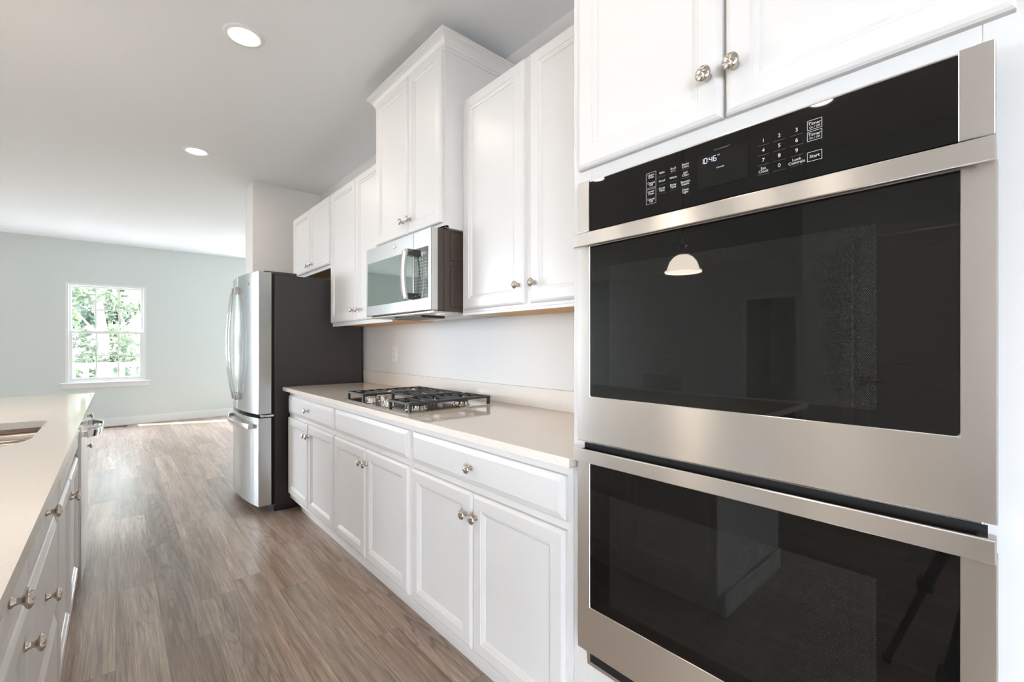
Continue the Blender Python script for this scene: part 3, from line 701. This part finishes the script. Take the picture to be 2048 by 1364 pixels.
for y in (3.0, 3.45): MB().box(-.118, -.098, y, y+.02, .772, .798).build('handle_post', CHROME, hb, .002)
# island top with the sink cut-out
it = thing('island_countertop', (-.5, 2.3, .887), 'cream quartz island countertop with a sink cut into it', 'countertop')
def slab_with_hole(outer, inner, z0, z1):
    bm = bmesh.new()
    def ring(P, z):
        v = [bm.verts.new((x, y, z)) for x, y in P]
        e = [bm.edges.new((v[k], v[(k+1) % len(v)])) for k in range(len(v))]; return v, e
    rings = []
    for z in (z0, z1):
        a, ea = ring(outer, z); b, eb = ring(inner, z)
        bmesh.ops.triangle_fill(bm, use_beauty=True, use_dissolve=False, edges=ea+eb)
        rings.append((a, b))
    for i in (0, 1):
        lo, hi = rings[0][i], rings[1][i]
        for k in range(len(lo)):
            j = (k+1) % len(lo); bm.faces.new((lo[k], lo[j], hi[j], hi[k]))
    mb = MB(); mb.bm.free(); mb.bm = bm; return mb
SR = (.03, .03, .2, .2)
hole = rrect(-.66, -.207, 1.965, 2.625, SR, 10)
slab_with_hole(rrect(-.955, -.104, .735, 3.912, (.006,.006,.03,.012), 5), hole, .8875, .914).build('slab', QUARTZ, it, .0025)
sk = thing('kitchen_sink', (-.43, 2.29, .69), 'undermount stainless double-bowl sink in the island', 'sink')
def bowl(y0, y1, rs, depth):
    L = []
    for i, z in ((0,.872), (.004,.862), (.010,.80), (.016,.872-depth+.03), (.03,.872-depth+.006), (.06,.872-depth)):
        L.append([(x, y, z) for x, y in rrect(-.665+i, -.202-i, y0+i, y1-i, tuple(max(r-i*.2, .012) for r in rs), 8)])
    mb = MB(); R = [[mb.bm.verts.new(p) for p in l] for l in L]
    fs = [mb.bm.faces.new((a[k], a[(k+1) % len(a)], b[(k+1) % len(a)], b[k])) for a, b in zip(R, R[1:]) for k in range(len(a))]
    fs.append(mb.bm.faces.new(R[-1])); mb._tag(fs, True)
    o = mb.build('bowl', STEELV, sk); o.modifiers.new('solid', 'SOLIDIFY').thickness = .0015
    yc = (y0+y1)/2
    MB().lathe([(.042,0), (.042,.003), (.034,.003), (.03,.0005), (.001,.0005)], (-.45, yc, .872-depth+.0005), seg=24).build('drain', CHROME, o)
bowl(2.425, 2.628, (.03,.03,.03,.03), .17); bowl(1.960, 2.405, (.03,.03,.2,.2), .2)
P = rrect(-.665, -.202, 1.962, 2.628, SR, 10)
MB().box(-.665, -.202, 2.407, 2.421, .866, .8725).build('divider', STEELV, sk, .003)
rim = MB(); a = [rim.bm.verts.new((x, y, .8862)) for x, y in rrect(-.68, -.187, 1.958, 2.64, (.03,.03,.19,.19), 10)]; b = [rim.bm.verts.new((x, y, .8862)) for x, y in P]; c = [rim.bm.verts.new((x, y, .871)) for x, y in P]
rim._tag([rim.bm.faces.new((p[k], p[(k+1) % len(p)], q[(k+1) % len(p)], q[k])) for p, q in ((a, b), (b, c)) for k in range(len(a))])
rim.build('rim', STEELV, sk)

# ================================================================ SMALL THINGS
fr = thing('floor_register', (-.02, 8.90, 0), 'dark slotted floor register along the far baseboard under the window', 'floor vent')
MB().box(-.17, .13, 8.86, 8.97, 0, .006).build('frame', MWCASE, fr, .002)
lv = MB()
for k in range(16): lv.box(-.155+.0175*k, -.145+.0175*k, 8.872, 8.958, .006, .009)
lv.build('louvre', DARK, fr)
ra = thing('return_air_grille', (-6.85, 4.9, .35), 'white return air grille low on the far left wall, mirrored in the upper oven door', 'wall vent')
MB().box(-6.85, -6.838, 4.5, 5.5, .25, .62).build('frame', TRIMW, ra, .003)
lv = MB()
for k in range(10): lv.box(-6.838, -6.832, 4.54, 5.46, .285+.032*k, .297+.032*k)
lv.build('louvre', DARK, ra)
tr = thing('tripod', (0, 0, 0), 'black camera tripod mirrored in the lower oven glass', 'tripod')
MB().cyl((0,0,.45), (0,0,1.08), .014).lathe([(.035,.9), (.04,.95), (.035,1.0)], seg=18).build('centre_column', DARK, tr)
for a in (20, 140, 260):
    a = math.radians(a); ex, ey = .52*math.cos(a), .52*math.sin(a)
    lg = MB().cyl((.03*math.cos(a), .03*math.sin(a), .95), (ex*.62, ey*.62, .40), .016).cyl((ex*.62, ey*.62, .40), (ex, ey, .012), .012).build('leg', DARK, tr)
    MB().box(ex*.62-.03, ex*.62+.03, ey*.62-.022, ey*.62+.022, .385, .42).build('leg_clamp', DARK, lg, .004)
    MB().lathe([(.014,0), (.016,.01), (.013,.03)], (ex, ey, 0), seg=12).build('rubber_foot', DARK, lg)

# ================================================================ OUTSIDE
GRASS = paint('lawn', (.02,.034,.012), .9, 30, .5)
tag(MB().box(-40, 40, 11.4, 70, -1.2, -1.0).build('lawn', GRASS), 'strip of green lawn beyond the deck railing', 'lawn', kind='structure')
DECK = mat('deck_boards', (.45,.43,.40), .7)
tag(MB().box(-7, 4, YF+.16, 11.4, -.3, -.12).build('deck_floor', DECK), 'pale boarded deck outside the far window', 'deck', kind='structure')
dk = thing('deck_railing', (0, 11.3, -.12), 'white deck railing with square balusters outside the far window', 'railing')
MB().box(-5.5, 3.5, 11.25, 11.35, .80, .89).build('top_rail', TRIMW, dk, .005)
MB().box(-5.5, 3.5, 11.27, 11.33, .0, .06).build('bottom_rail', TRIMW, dk)
for k in range(53):
    x = -5.45 + .168*k
    MB().box(x-.032, x+.032, 11.28, 11.32, .06, .80).build('baluster', TRIMW, dk)
def leaf(name, c):
    m = bpy.data.materials.new(name); m.use_nodes = True; t = m.node_tree; t.nodes.clear()
    o = t.nodes.new('ShaderNodeOutputMaterial'); mx = t.nodes.new('ShaderNodeMixShader'); d = t.nodes.new('ShaderNodeBsdfDiffuse'); tl = t.nodes.new('ShaderNodeBsdfTranslucent')
    d.inputs[0].default_value = (*c, 1); tl.inputs[0].default_value = (*c, 1); mx.inputs[0].default_value = .5
    t.links.new(d.outputs[0], mx.inputs[1]); t.links.new(tl.outputs[0], mx.inputs[2]); t.links.new(mx.outputs[0], o.inputs[0]); return m
LEAF = [leaf('fresh_green_leaves', (.105,.138,.076)), leaf('pale_leaves', (.105,.130,.085)), leaf('deep_green_leaves', (.078,.110,.080))]  # three leaf greens, one even tone per tree
BARK = paint('bark', (.075,.066,.062), .9, 25, .6)
def tree(x, y, h, r, lm, label, n, trunk_r=.16):
    t = thing('tree', (x, y, -1.0), label, 'tree', 'trees beyond the deck')
    tp = [(x + .12*math.sin(k*1.3+x), y + .1*math.cos(k*1.7), -1.0 + h*.8*k/6) for k in range(7)]
    mb = MB(); R = []
    for k, p in enumerate(tp): R.append(circ(p, trunk_r*(1-.1*k), 10))
    mb.loops(R, True, True, True)
    for k in range(7):
        a = random.uniform(0, 2*PI); z0 = random.uniform(.2, .7)*h - 1.0
        p = Vector((x, y, z0)); q = p + Vector((math.cos(a)*r*.7, math.sin(a)*r*.7, random.uniform(.3, 1.2)))
        mb.cyl(p, q, .045, .012, 7)
    mb.build('trunk', BARK, t)
    bm = bmesh.new()
    clumps = [(Vector((x + random.gauss(0, r*.45), y + random.gauss(0, r*.4), -1.0 + random.uniform(.06, 1.0)*h)), random.uniform(.35, .8)) for _ in range(46)]
    for i in range(int(n*2.2)):
        c, cr = random.choice(clumps)
        d = Vector((random.gauss(0,1), random.gauss(0,1), random.gauss(0,.6))).normalized()*cr*random.random()**.4
        p = c + d; s_ = random.uniform(.05, .105)
        ax = Vector((random.gauss(0,1), random.gauss(0,1), random.gauss(0,1))).normalized(); ay = ax.orthogonal().normalized()
        v = [bm.verts.new(p + ax*s_*1.3), bm.verts.new(p + ay*s_*.6 + ax*.2*s_), bm.verts.new(p - ax*s_*1.1), bm.verts.new(p - ay*s_*.6 + ax*.2*s_)]
        bm.faces.new(v)
    f = MB(); f.bm.free(); f.bm = bm
    me = bpy.data.meshes.new('foliage'); bm.to_mesh(me); bm.free(); me.materials.append(lm)
    o = bpy.data.objects.new('foliage', me); COL.objects.link(o); attach(o, t)
tree(-.36, 17.0, 9.0, 2.0, LEAF[1], 'leafy tree whose pale trunk stands behind the middle panes of the far window', 3400, .15)
tree(-2.2, 19.5, 9.0, 2.6, LEAF[0], 'green tree filling the left panes of the far window', 5200)
tree(2.6, 20.0, 9.0, 2.6, LEAF[0], 'green tree filling the right panes of the far window', 5200)
tree(.2, 25.0, 9.5, 3.2, LEAF[2], 'deeper green tree farther back, behind the trunk in the far window', 6500)
tree(-6.0, 22.0, 9.0, 3.0, LEAF[2], 'green tree standing left of the view through the far window', 4500)
tree(6.5, 23.0, 9.0, 3.0, LEAF[1], 'green tree standing right of the view through the far window', 4500)
tree(-2.6, 31.0, 11, 3.6, LEAF[2], 'tall hazy tree farthest back on the left through the far window', 6000)
tree(3.2, 31.5, 11, 3.6, LEAF[0], 'tall hazy tree farthest back on the right through the far window', 6000)
